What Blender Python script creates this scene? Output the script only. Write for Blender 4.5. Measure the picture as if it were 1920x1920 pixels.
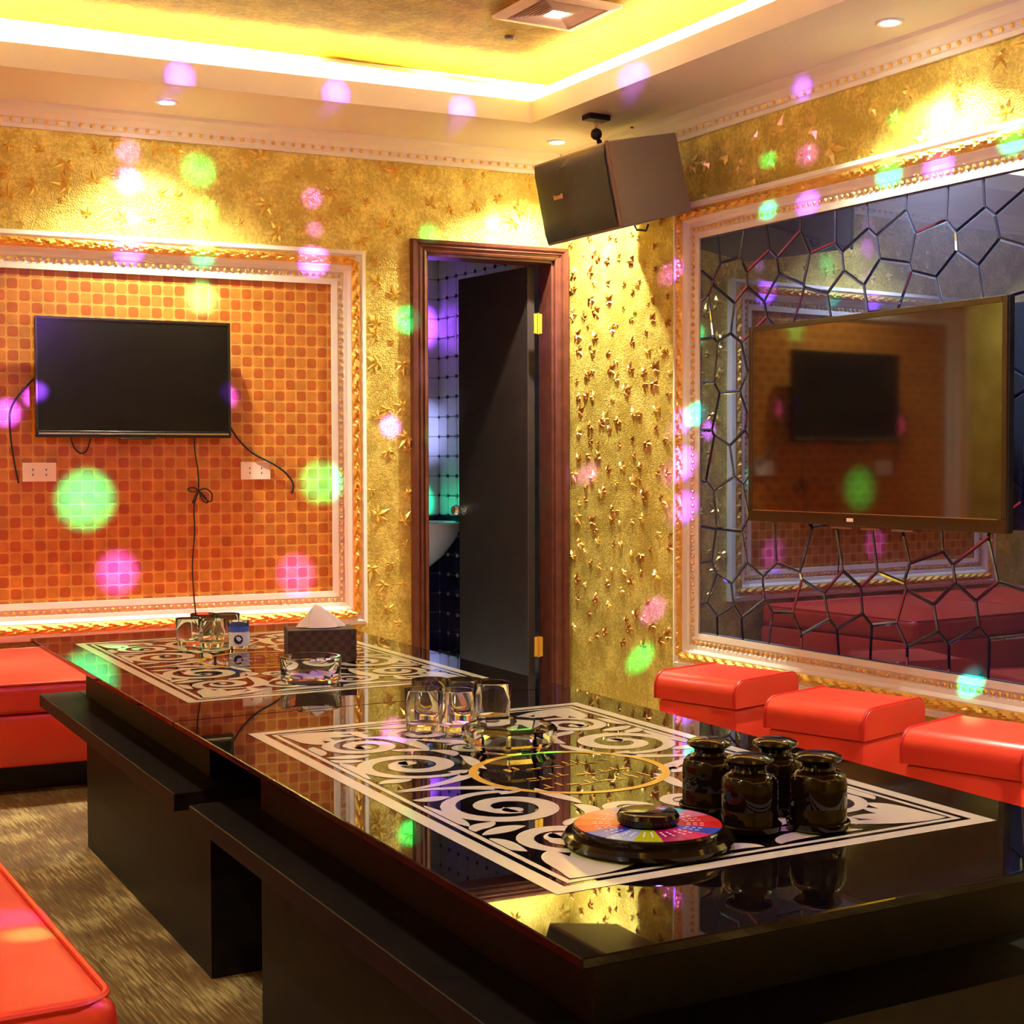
import bpy, bmesh, math, random
from math import sin, cos, pi, radians, atan2, sqrt
from mathutils import Vector, Matrix
random.seed(7)
for o in list(bpy.data.objects): bpy.data.objects.remove(o)
S = bpy.context.scene
COL = S.collection

# ------------------------------------------------------------------ camera
FPX = 2808.0; YAW = radians(29.75); PIT = radians(1.87); ROLL = radians(-.16); EYE = Vector((0, 0, 1.08))
def c2w(x, y, z):                      # image axes (right, down, forward) -> world
    cr, sr = cos(ROLL), sin(ROLL)
    x, y = cr*x + sr*y, -sr*x + cr*y
    cp, sp = cos(PIT), sin(PIT)
    y, z = cp*y + sp*z, -sp*y + cp*z
    s, c = sin(YAW), cos(YAW)
    return Vector((c*x + s*z, -s*x + c*z, -y))
AR, AU, AF = c2w(1, 0, 0), c2w(0, -1, 0), c2w(0, 0, 1)
def ray(px, py): return AF + AR*((px-960)/FPX) + AU*((960-py)/FPX)
def on_z(px, py, z):
    r = ray(px, py); return EYE + r*((z-EYE.z)/r.z)
def on_plane(px, py, n, d):
    r = ray(px, py); return EYE + r*((d-n.dot(EYE))/n.dot(r))
def at_depth(px, py, d): return EYE + ray(px, py)*d
cam = bpy.data.cameras.new('camera'); camo = bpy.data.objects.new('camera', cam); COL.objects.link(camo)
cam.sensor_fit = 'HORIZONTAL'; cam.sensor_width = 36.0; cam.lens = 36.0*FPX/1920; cam.clip_start = .02
camo.matrix_world = Matrix.Translation(EYE) @ Matrix((AR, AU, -AF)).transposed().to_4x4()
S.camera = camo
# ------------------------------------------------------------------ world, exposure
w = bpy.data.worlds.new('world'); S.world = w; w.use_nodes = True
w.node_tree.nodes['Background'].inputs[0].default_value = (.02, .012, .02, 1)
w.node_tree.nodes['Background'].inputs[1].default_value = .3
S.view_settings.view_transform = 'Standard'; S.view_settings.look = 'None'
S.view_settings.gamma = 1; S.view_settings.use_curve_mapping = False
S.view_settings.exposure = 1.5
COVE_E = 34.0; DOWN_W = 64.0; SPOT_K = 3.0
WARM = (1.0, .74, .42)
# ------------------------------------------------------------------ room dimensions
SC = 1.087                      # room size from the door reflected in the table glass
def zq(z): return EYE.z+(z-EYE.z)*SC
COR = Vector((3.335*SC, 5.354*SC, 0)); XR = COR.x; XL = -.35; YF = -1.7
ZS = zq(2.35); ZU = zq(2.55); ZCB = zq(2.272)
SK = radians(94); D = Vector((sin(SK), cos(SK), 0)); NB = Vector((D.y, -D.x, 0))   # NB points into the room
RZB = atan2(D.y, D.x); RZR = -pi/2
ULEFT = (XL-XR)/D.x
def backy(x): return COR.y + (x-COR.x)*D.y/D.x
def B(u, z, d=0): return COR + D*u + NB*d + Vector((0, 0, z))
def Rw(v, z, d=0): return Vector((XR-d, COR.y-v, z))
T = .582
TX = Vector((sin(radians(90.25)), cos(radians(90.25)), 0)); TY = Vector((sin(radians(2.25)), cos(radians(2.25)), 0))
TO = Vector((.861, 2.828, 0))
def tab(a, b, z=T): return TO + TX*a + TY*b + Vector((0, 0, z))

# ------------------------------------------------------------------ materials
def newmat(name):
    m = bpy.data.materials.new(name); m.use_nodes = True
    return m, m.node_tree, m.node_tree.nodes['Principled BSDF']
def mat(name, col, rough=.5, metal=0, spec=.5, ior=1.5, trans=0, emit=None, es=0, coat=0, bump=None, vary=None):
    m, t, b = newmat(name)
    b.inputs['Base Color'].default_value = (*col, 1); b.inputs['Roughness'].default_value = rough
    b.inputs['Metallic'].default_value = metal; b.inputs['Specular IOR Level'].default_value = spec
    b.inputs['IOR'].default_value = ior; b.inputs['Transmission Weight'].default_value = trans
    b.inputs['Coat Weight'].default_value = coat; b.inputs['Coat Roughness'].default_value = .03
    if emit: b.inputs['Emission Color'].default_value = (*emit, 1); b.inputs['Emission Strength'].default_value = es
    if bump or vary:
        tc = t.nodes.new('ShaderNodeTexCoord')
    if bump:
        n = t.nodes.new('ShaderNodeTexNoise'); n.inputs['Scale'].default_value = bump[0]; n.inputs['Detail'].default_value = 4
        bp = t.nodes.new('ShaderNodeBump'); bp.inputs['Strength'].default_value = bump[1]; bp.inputs['Distance'].default_value = bump[2]
        t.links.new(tc.outputs['Object'], n.inputs['Vector']); t.links.new(n.outputs['Fac'], bp.inputs['Height']); t.links.new(bp.outputs['Normal'], b.inputs['Normal'])
    if vary:
        n = t.nodes.new('ShaderNodeTexNoise'); n.inputs['Scale'].default_value = vary[0]; n.inputs['Detail'].default_value = 5
        r = t.nodes.new('ShaderNodeValToRGB'); r.color_ramp.elements[0].position = .35; r.color_ramp.elements[1].position = .68
        r.color_ramp.elements[0].color = (*col, 1); r.color_ramp.elements[1].color = (*vary[1], 1)
        t.links.new(tc.outputs['Object'], n.inputs['Vector']); t.links.new(n.outputs['Fac'], r.inputs['Fac']); t.links.new(r.outputs['Color'], b.inputs['Base Color'])
    return m
def gold_paper(name, base, hi, metal=.45, rough=.36, sc=70):
    m, t, b = newmat(name); N, L = t.nodes, t.links
    g = N.new('ShaderNodeNewGeometry')
    n1 = N.new('ShaderNodeTexNoise'); n1.inputs['Scale'].default_value = sc; n1.inputs['Detail'].default_value = 5; n1.inputs['Roughness'].default_value = .65
    n2 = N.new('ShaderNodeTexVoronoi'); n2.inputs['Scale'].default_value = sc*1.4; n2.feature = 'DISTANCE_TO_EDGE'
    n3 = N.new('ShaderNodeTexNoise'); n3.inputs['Scale'].default_value = 9; n3.inputs['Detail'].default_value = 3
    for n in (n1, n2, n3): L.new(g.outputs['Position'], n.inputs['Vector'])
    add = N.new('ShaderNodeMath'); add.operation = 'ADD'; L.new(n1.outputs['Fac'], add.inputs[0]); L.new(n3.outputs['Fac'], add.inputs[1])
    r = N.new('ShaderNodeValToRGB'); r.color_ramp.elements[0].position = .38*2*.5+.1; r.color_ramp.elements[1].position = .68
    sc2 = N.new('ShaderNodeMath'); sc2.operation = 'MULTIPLY'; sc2.inputs[1].default_value = .55; L.new(add.outputs[0], sc2.inputs[0]); L.new(sc2.outputs[0], r.inputs['Fac'])
    r.color_ramp.elements[0].color = (*base, 1); r.color_ramp.elements[1].color = (*hi, 1)
    L.new(r.outputs['Color'], b.inputs['Base Color'])
    h = N.new('ShaderNodeMath'); h.operation = 'ADD'; L.new(n1.outputs['Fac'], h.inputs[0]); L.new(n2.outputs['Distance'], h.inputs[1])
    bp = N.new('ShaderNodeBump'); bp.inputs['Strength'].default_value = .55; bp.inputs['Distance'].default_value = .006
    L.new(h.outputs[0], bp.inputs['Height']); L.new(bp.outputs['Normal'], b.inputs['Normal'])
    b.inputs['Metallic'].default_value = metal; b.inputs['Roughness'].default_value = rough
    return m
def check_mat():
    m, t, b = newmat('orange_check_paper'); N, L = t.nodes, t.links
    tc = N.new('ShaderNodeTexCoord'); sp = N.new('ShaderNodeSeparateXYZ'); L.new(tc.outputs['Object'], sp.inputs[0])
    def mth(op, a, bb=None):
        n = N.new('ShaderNodeMath'); n.operation = op
        for i, v in enumerate((a, bb)):
            if v is None: continue
            if isinstance(v, (int, float)): n.inputs[i].default_value = v
            else: L.new(v, n.inputs[i])
        return n.outputs[0]
    c = .0462
    xs, zs = mth('DIVIDE', sp.outputs['X'], c), mth('DIVIDE', sp.outputs['Z'], c)
    fx, fz = mth('ABSOLUTE', mth('SUBTRACT', mth('FRACT', xs), .5)), mth('ABSOLUTE', mth('SUBTRACT', mth('FRACT', zs), .5))
    par = mth('ABSOLUTE', mth('MODULO', mth('ADD', mth('FLOOR', xs), mth('FLOOR', zs)), 2))
    r = mth('POWER', mth('ADD', mth('POWER', fx, 4), mth('POWER', fz, 4)), .25)
    ins = N.new('ShaderNodeMapRange'); ins.inputs['From Min'].default_value = .47; ins.inputs['From Max'].default_value = .41; L.new(r, ins.inputs['Value'])
    mx1 = N.new('ShaderNodeMix'); mx1.data_type = 'RGBA'; mx1.inputs['A'].default_value = (.56, .20, .024, 1); mx1.inputs['B'].default_value = (.47, .11, .011, 1)
    L.new(par, mx1.inputs['Factor'])
    mx2 = N.new('ShaderNodeMix'); mx2.data_type = 'RGBA'; mx2.inputs['A'].default_value = (.68, .32, .06, 1); L.new(mx1.outputs['Result'], mx2.inputs['B']); L.new(ins.outputs['Result'], mx2.inputs['Factor'])
    nz = N.new('ShaderNodeTexNoise'); nz.inputs['Scale'].default_value = 14; nz.inputs['Detail'].default_value = 4; L.new(tc.outputs['Object'], nz.inputs['Vector'])
    mx3 = N.new('ShaderNodeMix'); mx3.data_type = 'RGBA'; mx3.blend_type = 'MULTIPLY'; mx3.inputs['Factor'].default_value = .5
    L.new(mx2.outputs['Result'], mx3.inputs['A']); rr = N.new('ShaderNodeMapRange'); rr.inputs['From Min'].default_value = .3; rr.inputs['From Max'].default_value = .7; rr.inputs['To Min'].default_value = .5; rr.inputs['To Max'].default_value = 1.15
    L.new(nz.outputs['Fac'], rr.inputs['Value']); L.new(rr.outputs['Result'], mx3.inputs['B'])
    L.new(mx3.outputs['Result'], b.inputs['Base Color'])
    bp = N.new('ShaderNodeBump'); bp.inputs['Strength'].default_value = .3; bp.inputs['Distance'].default_value = .002; L.new(ins.outputs['Result'], bp.inputs['Height']); L.new(bp.outputs['Normal'], b.inputs['Normal'])
    b.inputs['Roughness'].default_value = .42
    return m
def floor_mat():
    m, t, b = newmat('streaked_floor'); N, L = t.nodes, t.links
    g = N.new('ShaderNodeNewGeometry'); mp = N.new('ShaderNodeMapping'); L.new(g.outputs['Position'], mp.inputs['Vector'])
    mp.inputs['Rotation'].default_value = (0, 0, radians(-8)); mp.inputs['Scale'].default_value = (170, 9, 1)
    n = N.new('ShaderNodeTexNoise'); n.inputs['Scale'].default_value = 1; n.inputs['Detail'].default_value = 4; n.inputs['Distortion'].default_value = .6; L.new(mp.outputs[0], n.inputs['Vector'])
    n2 = N.new('ShaderNodeTexNoise'); n2.inputs['Scale'].default_value = 5; L.new(g.outputs['Position'], n2.inputs['Vector'])
    ad = N.new('ShaderNodeMath'); ad.operation = 'ADD'; L.new(n.outputs['Fac'], ad.inputs[0]); L.new(n2.outputs['Fac'], ad.inputs[1])
    hf = N.new('ShaderNodeMath'); hf.operation = 'MULTIPLY'; hf.inputs[1].default_value = .5; L.new(ad.outputs[0], hf.inputs[0])
    r = N.new('ShaderNodeValToRGB'); L.new(hf.outputs[0], r.inputs['Fac'])
    e = r.color_ramp.elements; e[0].position = .34; e[0].color = (.085, .036, .014, 1); e[1].position = .64; e[1].color = (.56, .42, .18, 1)
    k = e.new(.5); k.color = (.21, .12, .045, 1)
    L.new(r.outputs['Color'], b.inputs['Base Color']); b.inputs['Roughness'].default_value = .45
    return m
M = {}
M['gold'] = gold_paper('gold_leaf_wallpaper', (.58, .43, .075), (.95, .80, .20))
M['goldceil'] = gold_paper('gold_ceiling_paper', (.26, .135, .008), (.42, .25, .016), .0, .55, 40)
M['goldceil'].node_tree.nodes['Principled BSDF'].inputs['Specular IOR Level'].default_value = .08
M['leaf'] = mat('embossed_gold_leaf', (.88, .68, .18), .28, .6)
M['leafdark'] = mat('embossed_bronze_leaf', (.42, .19, .035), .35, .6)
M['check'] = check_mat()
M['floor'] = floor_mat()
M['white'] = mat('cream_white_paint', (.88, .84, .76), .4, bump=(60, .05, .002))
M['soffit'] = mat('soffit_paint', (.86, .80, .74), .6, bump=(90, .05, .001))
M['carve'] = mat('carved_gold', (.88, .56, .12), .32, .75, bump=(160, .6, .004))
M['bead'] = mat('bead_gold', (.88, .60, .18), .3, .7)
M['darkwood'] = mat('dark_espresso_wood', (.006, .004, .005), .5, spec=.25, bump=(40, .05, .002), vary=(30, (.013, .008, .008)))
M['doorwood'] = mat('door_mahogany', (.085, .022, .014), .28, vary=(20, (.13, .035, .02)))
M['leafwood'] = mat('door_leaf_brown', (.030, .018, .016), .45, vary=(12, (.04, .024, .02)))
M['brass'] = mat('polished_brass', (.95, .62, .13), .22, .9)
M['chrome'] = mat('chrome', (.8, .78, .75), .08, 1)
M['blackglass'] = mat('black_table_glass', (.004, .003, .003), .015, ior=1.5, spec=.5)
M['print'] = mat('cream_print_under_glass', (.66, .68, .42), .12, ior=1.62, spec=.6)
M['printgold'] = mat('gold_print_under_glass', (.72, .48, .05), .12, ior=1.62, spec=.6)
M['glassedge'] = mat('glass_edge', (.10, .035, .03), .08, spec=.6)
M['red'] = mat('red_leatherette', (.70, .036, .018), .34, bump=(220, .12, .001), vary=(6, (.76, .055, .024)))
M['redpipe'] = mat('dark_red_piping', (.5, .012, .008), .4)
M['plinth'] = mat('black_plinth', (.012, .009, .008), .5)
M['tvblack'] = mat('tv_black_plastic', (.012, .010, .010), .22)
M['screen'] = mat('tv_screen', (.006, .005, .005), .05, ior=1.95, spec=.6)
M['screenmatte'] = mat('tv_screen_matte', (.006, .005, .006), .18, spec=.25)
M['bronzebezel'] = mat('bronze_tv_bezel', (.06, .035, .015), .25, .4)
M['silver'] = mat('silver_trim', (.6, .55, .5), .2, .9)
M['mirror'] = mat('smoked_mirror_purple_veil', (.15, .19, .42), .012, .86)  # dark mirror; its blue tint also stands in for a veil of purple light
M['mirrorgap'] = mat('mirror_backing', (.01, .01, .012), .4)
M['clear'] = mat('clear_glass', (1, 1, 1), .0, trans=1, ior=1.3)
M['crystal'] = mat('crystal_glass', (.93, 1, .95), .0, trans=1, ior=1.6)
M['ebony'] = mat('glossy_dark_brown_ceramic', (.008, .0045, .003), .07, spec=.28)
M['spkfront'] = mat('speaker_grille_black', (.018, .016, .013), .38, bump=(260, .5, .002))
M['spkside'] = mat('speaker_side_vinyl', (.23, .18, .15), .45, bump=(200, .3, .002))
M['spkedge'] = mat('speaker_edge_trim', (.20, .11, .07), .4)
M['logo'] = mat('speaker_logo_plate', (.75, .42, .22), .3, .4)
M['black'] = mat('black_metal', (.012, .011, .012), .3, .3)
M['plate'] = mat('white_plastic', (.85, .78, .66), .35)
M['hole'] = mat('socket_holes', (.05, .04, .03), .5)
M['cable'] = mat('black_cable', (.02, .012, .01), .45)
M['cove'] = mat('cove_led', (1, .9, .6), .5, emit=(1.0, .93, .45), es=COVE_E)
M['lamp'] = mat('downlight_lens', (1, 1, 1), .3, emit=(1, .93, .75), es=35)
M['ventw'] = mat('vent_paint', (.72, .50, .42), .45)
M['ventd'] = mat('vent_dark', (.10, .045, .04), .6)
M['tilel'] = mat('pale_tile', (.78, .78, .85), .12)
M['tiled'] = mat('navy_tile', (.02, .02, .06), .12)
M['dotl'] = mat('tile_dot_dark', (.03, .03, .05), .2)
M['dotw'] = mat('tile_dot_white', (.6, .6, .65), .2)
M['grout'] = mat('grout', (.42, .42, .46), .8)
M['ceramic'] = mat('white_ceramic', (.85, .85, .85), .1)
M['tissuebox'] = mat('tissue_box_brown', (.035, .018, .014), .4)
M['tissueboxl'] = mat('tissue_box_check', (.07, .035, .026), .4)
M['tissue'] = mat('tissue_paper', (.92, .88, .70), .9)
M['bluelabel'] = mat('blue_label', (.06, .14, .5), .4)
M['blacklabel'] = mat('black_label', (.02, .02, .03), .4)
M['whitelabel'] = mat('pale_label', (.7, .75, .8), .4)

# ------------------------------------------------------------------ mesh helpers
class MB:
    def __init__(s): s.bm = bmesh.new()
    def poly(s, pts):
        return s.bm.faces.new([s.bm.verts.new(p) for p in pts])
    def box(s, a, b, bev=0, seg=2):
        c = [(a[i]+b[i])/2 for i in range(3)]; d = [abs(b[i]-a[i]) for i in range(3)]
        r = bmesh.ops.create_cube(s.bm, size=1, matrix=Matrix.Translation(c) @ Matrix.Diagonal((*d, 1)))
        if bev:
            es = list({e for v in r['verts'] for e in v.link_edges})
            bmesh.ops.bevel(s.bm, geom=es, offset=bev, segments=seg, affect='EDGES', profile=.5)
        return s
    def hexa(s, P):     # 8 points: bottom 4 (ccw), top 4
        v = [s.bm.verts.new(p) for p in P]
        for f in ((3, 2, 1, 0), (4, 5, 6, 7), (0, 1, 5, 4), (1, 2, 6, 5), (2, 3, 7, 6), (3, 0, 4, 7)): s.bm.faces.new([v[i] for i in f])
        return s
    def lathe(s, prof, n=32, c=(0, 0, 0), close=False):
        rings = []
        for r, z in prof:
            if r < 1e-6: rings.append([s.bm.verts.new((c[0], c[1], c[2]+z))])
            else: rings.append([s.bm.verts.new((c[0]+r*cos(2*pi*i/n), c[1]+r*sin(2*pi*i/n), c[2]+z)) for i in range(n)])
        prs = list(zip(rings, rings[1:])) + ([(rings[-1], rings[0])] if close else [])
        for A, Bq in prs:
            for i in range(n):
                j = (i+1) % n
                q = [A[i % len(A)], A[j % len(A)], Bq[j % len(Bq)], Bq[i % len(Bq)]]
                u = []
                for x in q:
                    if x not in u: u.append(x)
                if len(u) > 2:
                    try: s.bm.faces.new(u)
                    except ValueError: pass
        return s
    def tube(s, pts, r, n=8, closed=False):
        pts = [Vector(p) for p in pts]; rings = []; m = len(pts)
        up = Vector((.123, .321, .9)).normalized()
        for i, p in enumerate(pts):
            a = pts[(i-1) % m] if (closed or i) else p; b = pts[(i+1) % m] if (closed or i < m-1) else p
            t = (b-a).normalized(); x = t.cross(up)
            if x.length < 1e-3: x = t.cross(Vector((1, 0, 0)))
            x.normalize(); y = t.cross(x)
            rr = r[i] if isinstance(r, (list, tuple)) else r
            rings.append([s.bm.verts.new(p + x*(rr*cos(2*pi*k/n)) + y*(rr*sin(2*pi*k/n))) for k in range(n)])
        for A, Bq in list(zip(rings, rings[1:])) + ([(rings[-1], rings[0])] if closed else []):
            for k in range(n): s.bm.faces.new((A[k], A[(k+1) % n], Bq[(k+1) % n], Bq[k]))
        if not closed: s.bm.faces.new(rings[0][::-1]); s.bm.faces.new(rings[-1])
        return s
    def ball(s, c, r, sub=1, sc=(1, 1, 1)):
        bmesh.ops.create_icosphere(s.bm, subdivisions=sub, radius=1, matrix=Matrix.Translation(c) @ Matrix.Diagonal((r*sc[0], r*sc[1], r*sc[2], 1)))
        return s
    def prism(s, poly, ax, a, b):   # polygon in the two other axes, extruded along axis ax from a to b
        def P(q, t):
            return {'x': (t, q[0], q[1]), 'y': (q[0], t, q[1]), 'z': (q[0], q[1], t)}[ax]
        A = [s.bm.verts.new(P(q, a)) for q in poly]; Bq = [s.bm.verts.new(P(q, b)) for q in poly]; n = len(poly)
        for i in range(n): s.bm.faces.new((A[i], A[(i+1) % n], Bq[(i+1) % n], Bq[i]))
        s.bm.faces.new(A[::-1]); s.bm.faces.new(Bq)
        return s
    def mesh(s, name, m, smooth=False):
        bmesh.ops.recalc_face_normals(s.bm, faces=s.bm.faces[:])
        me = bpy.data.meshes.new(name); s.bm.to_mesh(me); s.bm.free()
        for mm in (m if isinstance(m, (list, tuple)) else [m]): me.materials.append(M[mm])
        if smooth:
            me.polygons.foreach_set('use_smooth', [True]*len(me.polygons)); me.set_sharp_from_angle(angle=radians(38))
        return me
    def build(s, name, m, parent=None, smooth=False, loc=None, rz=0):
        return link(name, s.mesh(name, m, smooth), parent, loc, rz)
def link(name, me, parent=None, loc=None, rz=0):
    o = bpy.data.objects.new(name, me); COL.objects.link(o)
    if parent: o.parent = parent
    if loc is not None: o.location = loc
    o.rotation_euler = (0, 0, rz)
    return o
def tag(o, label, cat, group=None):
    o['label'] = label; o['category'] = cat
    if group: o['group'] = group
    return o
def thing(name, label, cat, loc=(0, 0, 0), rz=0, group=None):
    o = bpy.data.objects.new(name, None); COL.objects.link(o); o.empty_display_size = .1
    o.location = loc; o.rotation_euler = (0, 0, rz)
    return tag(o, label, cat, group)
def struct(o): o['kind'] = 'structure'; return o
def copy_tree(o, parent=None):
    c = o.copy(); COL.objects.link(c)
    if parent: c.parent = parent
    for ch in list(o.children): copy_tree(ch, c)
    return c
def dup(o, loc, rz, label, group=None):
    c = copy_tree(o); c.location = loc; c.rotation_euler = (0, 0, rz); c['label'] = label
    if group: c['group'] = group
    return c
def spot(loc, target, col, watts, ang, blend=.5, rad=.02, name='spot_lamp'):
    l = bpy.data.lights.new(name, 'SPOT'); l.energy = watts; l.color = col; l.spot_size = ang; l.spot_blend = blend; l.shadow_soft_size = rad
    o = bpy.data.objects.new(name, l); COL.objects.link(o); o.location = loc
    o.rotation_euler = (Vector(target)-Vector(loc)).to_track_quat('-Z', 'Y').to_euler()
    return o

# ================================================================== structure
fl = MB(); fl.box((XL-.1, YF-.1, -.1), (XR+.1, COR.y+.6, 0)); struct(fl.build('floor', 'floor'))
UD0, UD1, ZD = -.648*SC, -.07*SC, zq(1.922)            # door opening on the back wall
wb = MB()
wb.box((ULEFT-.1, 0, 0), (UD0, .12, ZU+.07)); wb.box((UD0, 0, ZD), (.12, .12, ZU+.07)); wb.box((UD1, 0, 0), (.12, .12, ZD))
wall_back = struct(wb.build('wall_back', 'gold', loc=COR, rz=RZB))
wr = MB(); wr.box((-.12, 0, 0), (COR.y-YF+.1, .12, ZU+.07)); wall_right = struct(wr.build('wall_right', 'gold', loc=COR, rz=RZR))
wl = MB(); wl.box((XL-.12, YF-.1, 0), (XL, backy(XL)+.1, ZU+.07)); struct(wl.build('wall_left', 'gold'))
wf = MB(); wf.box((XL-.1, YF-.12, 0), (XR+.1, YF, ZU+.07)); struct(wf.build('wall_front', 'gold'))
# ceiling: gold tray, soffit ring, fascia lip, cove strip
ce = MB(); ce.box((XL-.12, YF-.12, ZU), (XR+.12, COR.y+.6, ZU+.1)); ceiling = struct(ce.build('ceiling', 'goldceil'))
tip = on_z(997.5, 229.5, ZS); TXR = tip.x; TXL = XL+.48; TYF = YF+.5
def tray_back(x): return tip.y + (x-tip.x)*D.y/D.x
def ring_quad(mb, inset, z0, z1):
    """soffit ring outside the tray opening (opening grown by inset)"""
    xl, xr, yf = TXL-inset, TXR+inset, TYF-inset
    yb = lambda x: tray_back(x)+inset
    o = [(XL, YF), (XR, YF), (XR, COR.y), (XL, backy(XL))]; i = [(xl, yf), (xr, yf), (xr, yb(xr)), (xl, yb(xl))]
    for k in range(4):
        a, b, c, d = o[k], o[(k+1) % 4], i[(k+1) % 4], i[k]
        mb.hexa([(*a, z0), (*b, z0), (*c, z0), (*d, z0), (*a, z1), (*b, z1), (*c, z1), (*d, z1)])
so = MB(); ring_quad(so, .006, ZS, ZS+.01); so.build('soffit', 'soffit', ceiling)
fa = MB()
ci = [(TXL, TYF), (TXR, TYF), (TXR, tray_back(TXR)), (TXL, tray_back(TXL))]
def grow(p, k, g): return (p[0]+(g if k in (1, 2) else -g), p[1]+(g if k in (2, 3) else -g))
for k in range(4):
    a, b = ci[k], ci[(k+1) % 4]; c, d = grow(b, (k+1) % 4, .012), grow(a, k, .012)
    fa.hexa([(*a, ZS-.002), (*b, ZS-.002), (*c, ZS-.002), (*d, ZS-.002), (*a, ZS+.084), (*b, ZS+.084), (*c, ZS+.084), (*d, ZS+.084)])
fa.build('fascia', 'soffit', ceiling)
fw = MB()
for k in range(4):
    a, b = grow(ci[k], k, .2), grow(ci[(k+1) % 4], (k+1) % 4, .2); c, d = grow(b, (k+1) % 4, .02), grow(a, k, .02)
    fw.hexa([(*a, ZS+.01), (*b, ZS+.01), (*c, ZS+.01), (*d, ZS+.01), (*a, ZU), (*b, ZU), (*c, ZU), (*d, ZU)])
fw.build('cove_wall', 'white', ceiling)
for k in range(4):
    cv = MB(); a, b = Vector(grow(ci[k], k, .07)), Vector(grow(ci[(k+1) % 4], (k+1) % 4, .07)); a2, b2 = Vector(grow(ci[k], k, .09)), Vector(grow(ci[(k+1) % 4], (k+1) % 4, .09))
    cv.hexa([(*a, ZS+.02), (*b, ZS+.02), (*b2, ZS+.02), (*a2, ZS+.02), (*a, ZS+.035), (*b, ZS+.035), (*b2, ZS+.035), (*a2, ZS+.035)])
    cv.build('cove_light', 'cove', ceiling)
# crown mouldings with beads
CP = [(0, 0), (.012, 0), (.014, .014), (.024, .017), (.026, .03), (.034, .034), (.05, .052), (.078, .066), (.085, .0775), (0, .0775)]
CP = [(a*SC, b*SC) for a, b in CP]
bead_me = MB().ball((0, 0, 0), .0095, 1).mesh('bead', 'bead', True)
def crown(name, loc, rz, x0, x1, nb, step, mit):
    c = MB(); poly = [(-p, z+ZCB) for p, z in CP]
    A = [c.bm.verts.new((x0 + (-q[0] if mit < 0 else 0), q[0], q[1])) for q in poly]; Bq = [c.bm.verts.new((x1 + (q[0] if mit > 0 else 0), q[0], q[1])) for q in poly]
    n = len(poly)
    for i in range(n): c.bm.faces.new((A[i], A[(i+1) % n], Bq[(i+1) % n], Bq[i]))
    c.bm.faces.new(A[::-1]); c.bm.faces.new(Bq)
    o = struct(c.build(name, 'white', loc=loc, rz=rz))
    for i in range(nb):
        xx = (x1-.06-i*step) if mit > 0 else (x0+.06+i*step)
        link('bead', bead_me, o, (xx, -.029, ZCB+.026))
crown('trim_1', COR, RZB, ULEFT, 0, 62, .0395*SC, 1)
crown('trim_2', COR, RZR, 0, COR.y-YF, 66, .0395*SC, -1)

# wallpaper leaves (embossed relief) as pieces of the walls
def leaf_mesh(name, m, lobes, rz):
    b = MB()
    for k, (a, ln, wd) in enumerate(lobes):
        u = Vector((cos(a), 0, sin(a))); v = Vector((-sin(a), 0, cos(a)))
        base = -u*.06; tipv = u*ln; l = u*ln*.45 + v*wd; r = u*ln*.45 - v*wd; rid = u*ln*.4 + Vector((0, -.10, 0))
        for f in ((base, l, rid), (l, tipv, rid), (tipv, r, rid), (r, base, rid)): b.poly(f)
    me = b.mesh(name, m); return me
LM = []
for sd in range(3):
    rr = random.Random(sd)
    lob = [(radians(a)+rr.uniform(-.12, .12), l*rr.uniform(.85, 1.1), .15*rr.uniform(.8, 1.25)) for a, l in ((90, 1), (38, .85), (142, .85), (-12, .6), (192, .6))]
    LM.append((leaf_mesh('leaf', 'leaf', lob, 0), leaf_mesh('leaf', 'leafdark', lob, 0)))
def scatter(parent, x0, x1, z0, z1, step, size, dark, skip, seed):
    x0, x1, z0, z1, step, size = x0*SC, x1*SC, zq(z0), zq(z1), step*SC, size*SC
    rr = random.Random(seed); x = x0; k = 0
    nx = int((x1-x0)/step); nz = max(1, int(round((z1-z0)/step)))
    for i in range(nx+1):
        for j in range(nz):
            px = x0+(i+.5+rr.uniform(-.45, .45))*(x1-x0)/(nx+1); pz = z0+(j+.5+rr.uniform(-.45, .45))*(z1-z0)/nz
            if skip(px, pz): continue
            o = link('leaf', LM[rr.randrange(3)][1 if rr.random() < dark else 0], parent, (px, 0, pz))
            s = size*rr.uniform(.55, 1.5); o.scale = (s, .045+1.3*s, s); o.rotation_euler = (0, rr.uniform(0, 6.28), 0)
scatter(wall_back, -2.45, -.02, 1.93, 2.26, .115, .045, .0, lambda x, z: x > -.79 and z < 2.1, 1)
scatter(wall_back, -.90, -.72, .40, 1.93, .11, .042, .0, lambda x, z: False, 2)
scatter(wall_right, .02, .76, .35, 2.26, .085, .031, .62, lambda x, z: x > .80, 3)
scatter(wall_right, .80, 2.60, 2.03, 2.26, .125, .055, .0, lambda x, z: False, 4)

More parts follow.
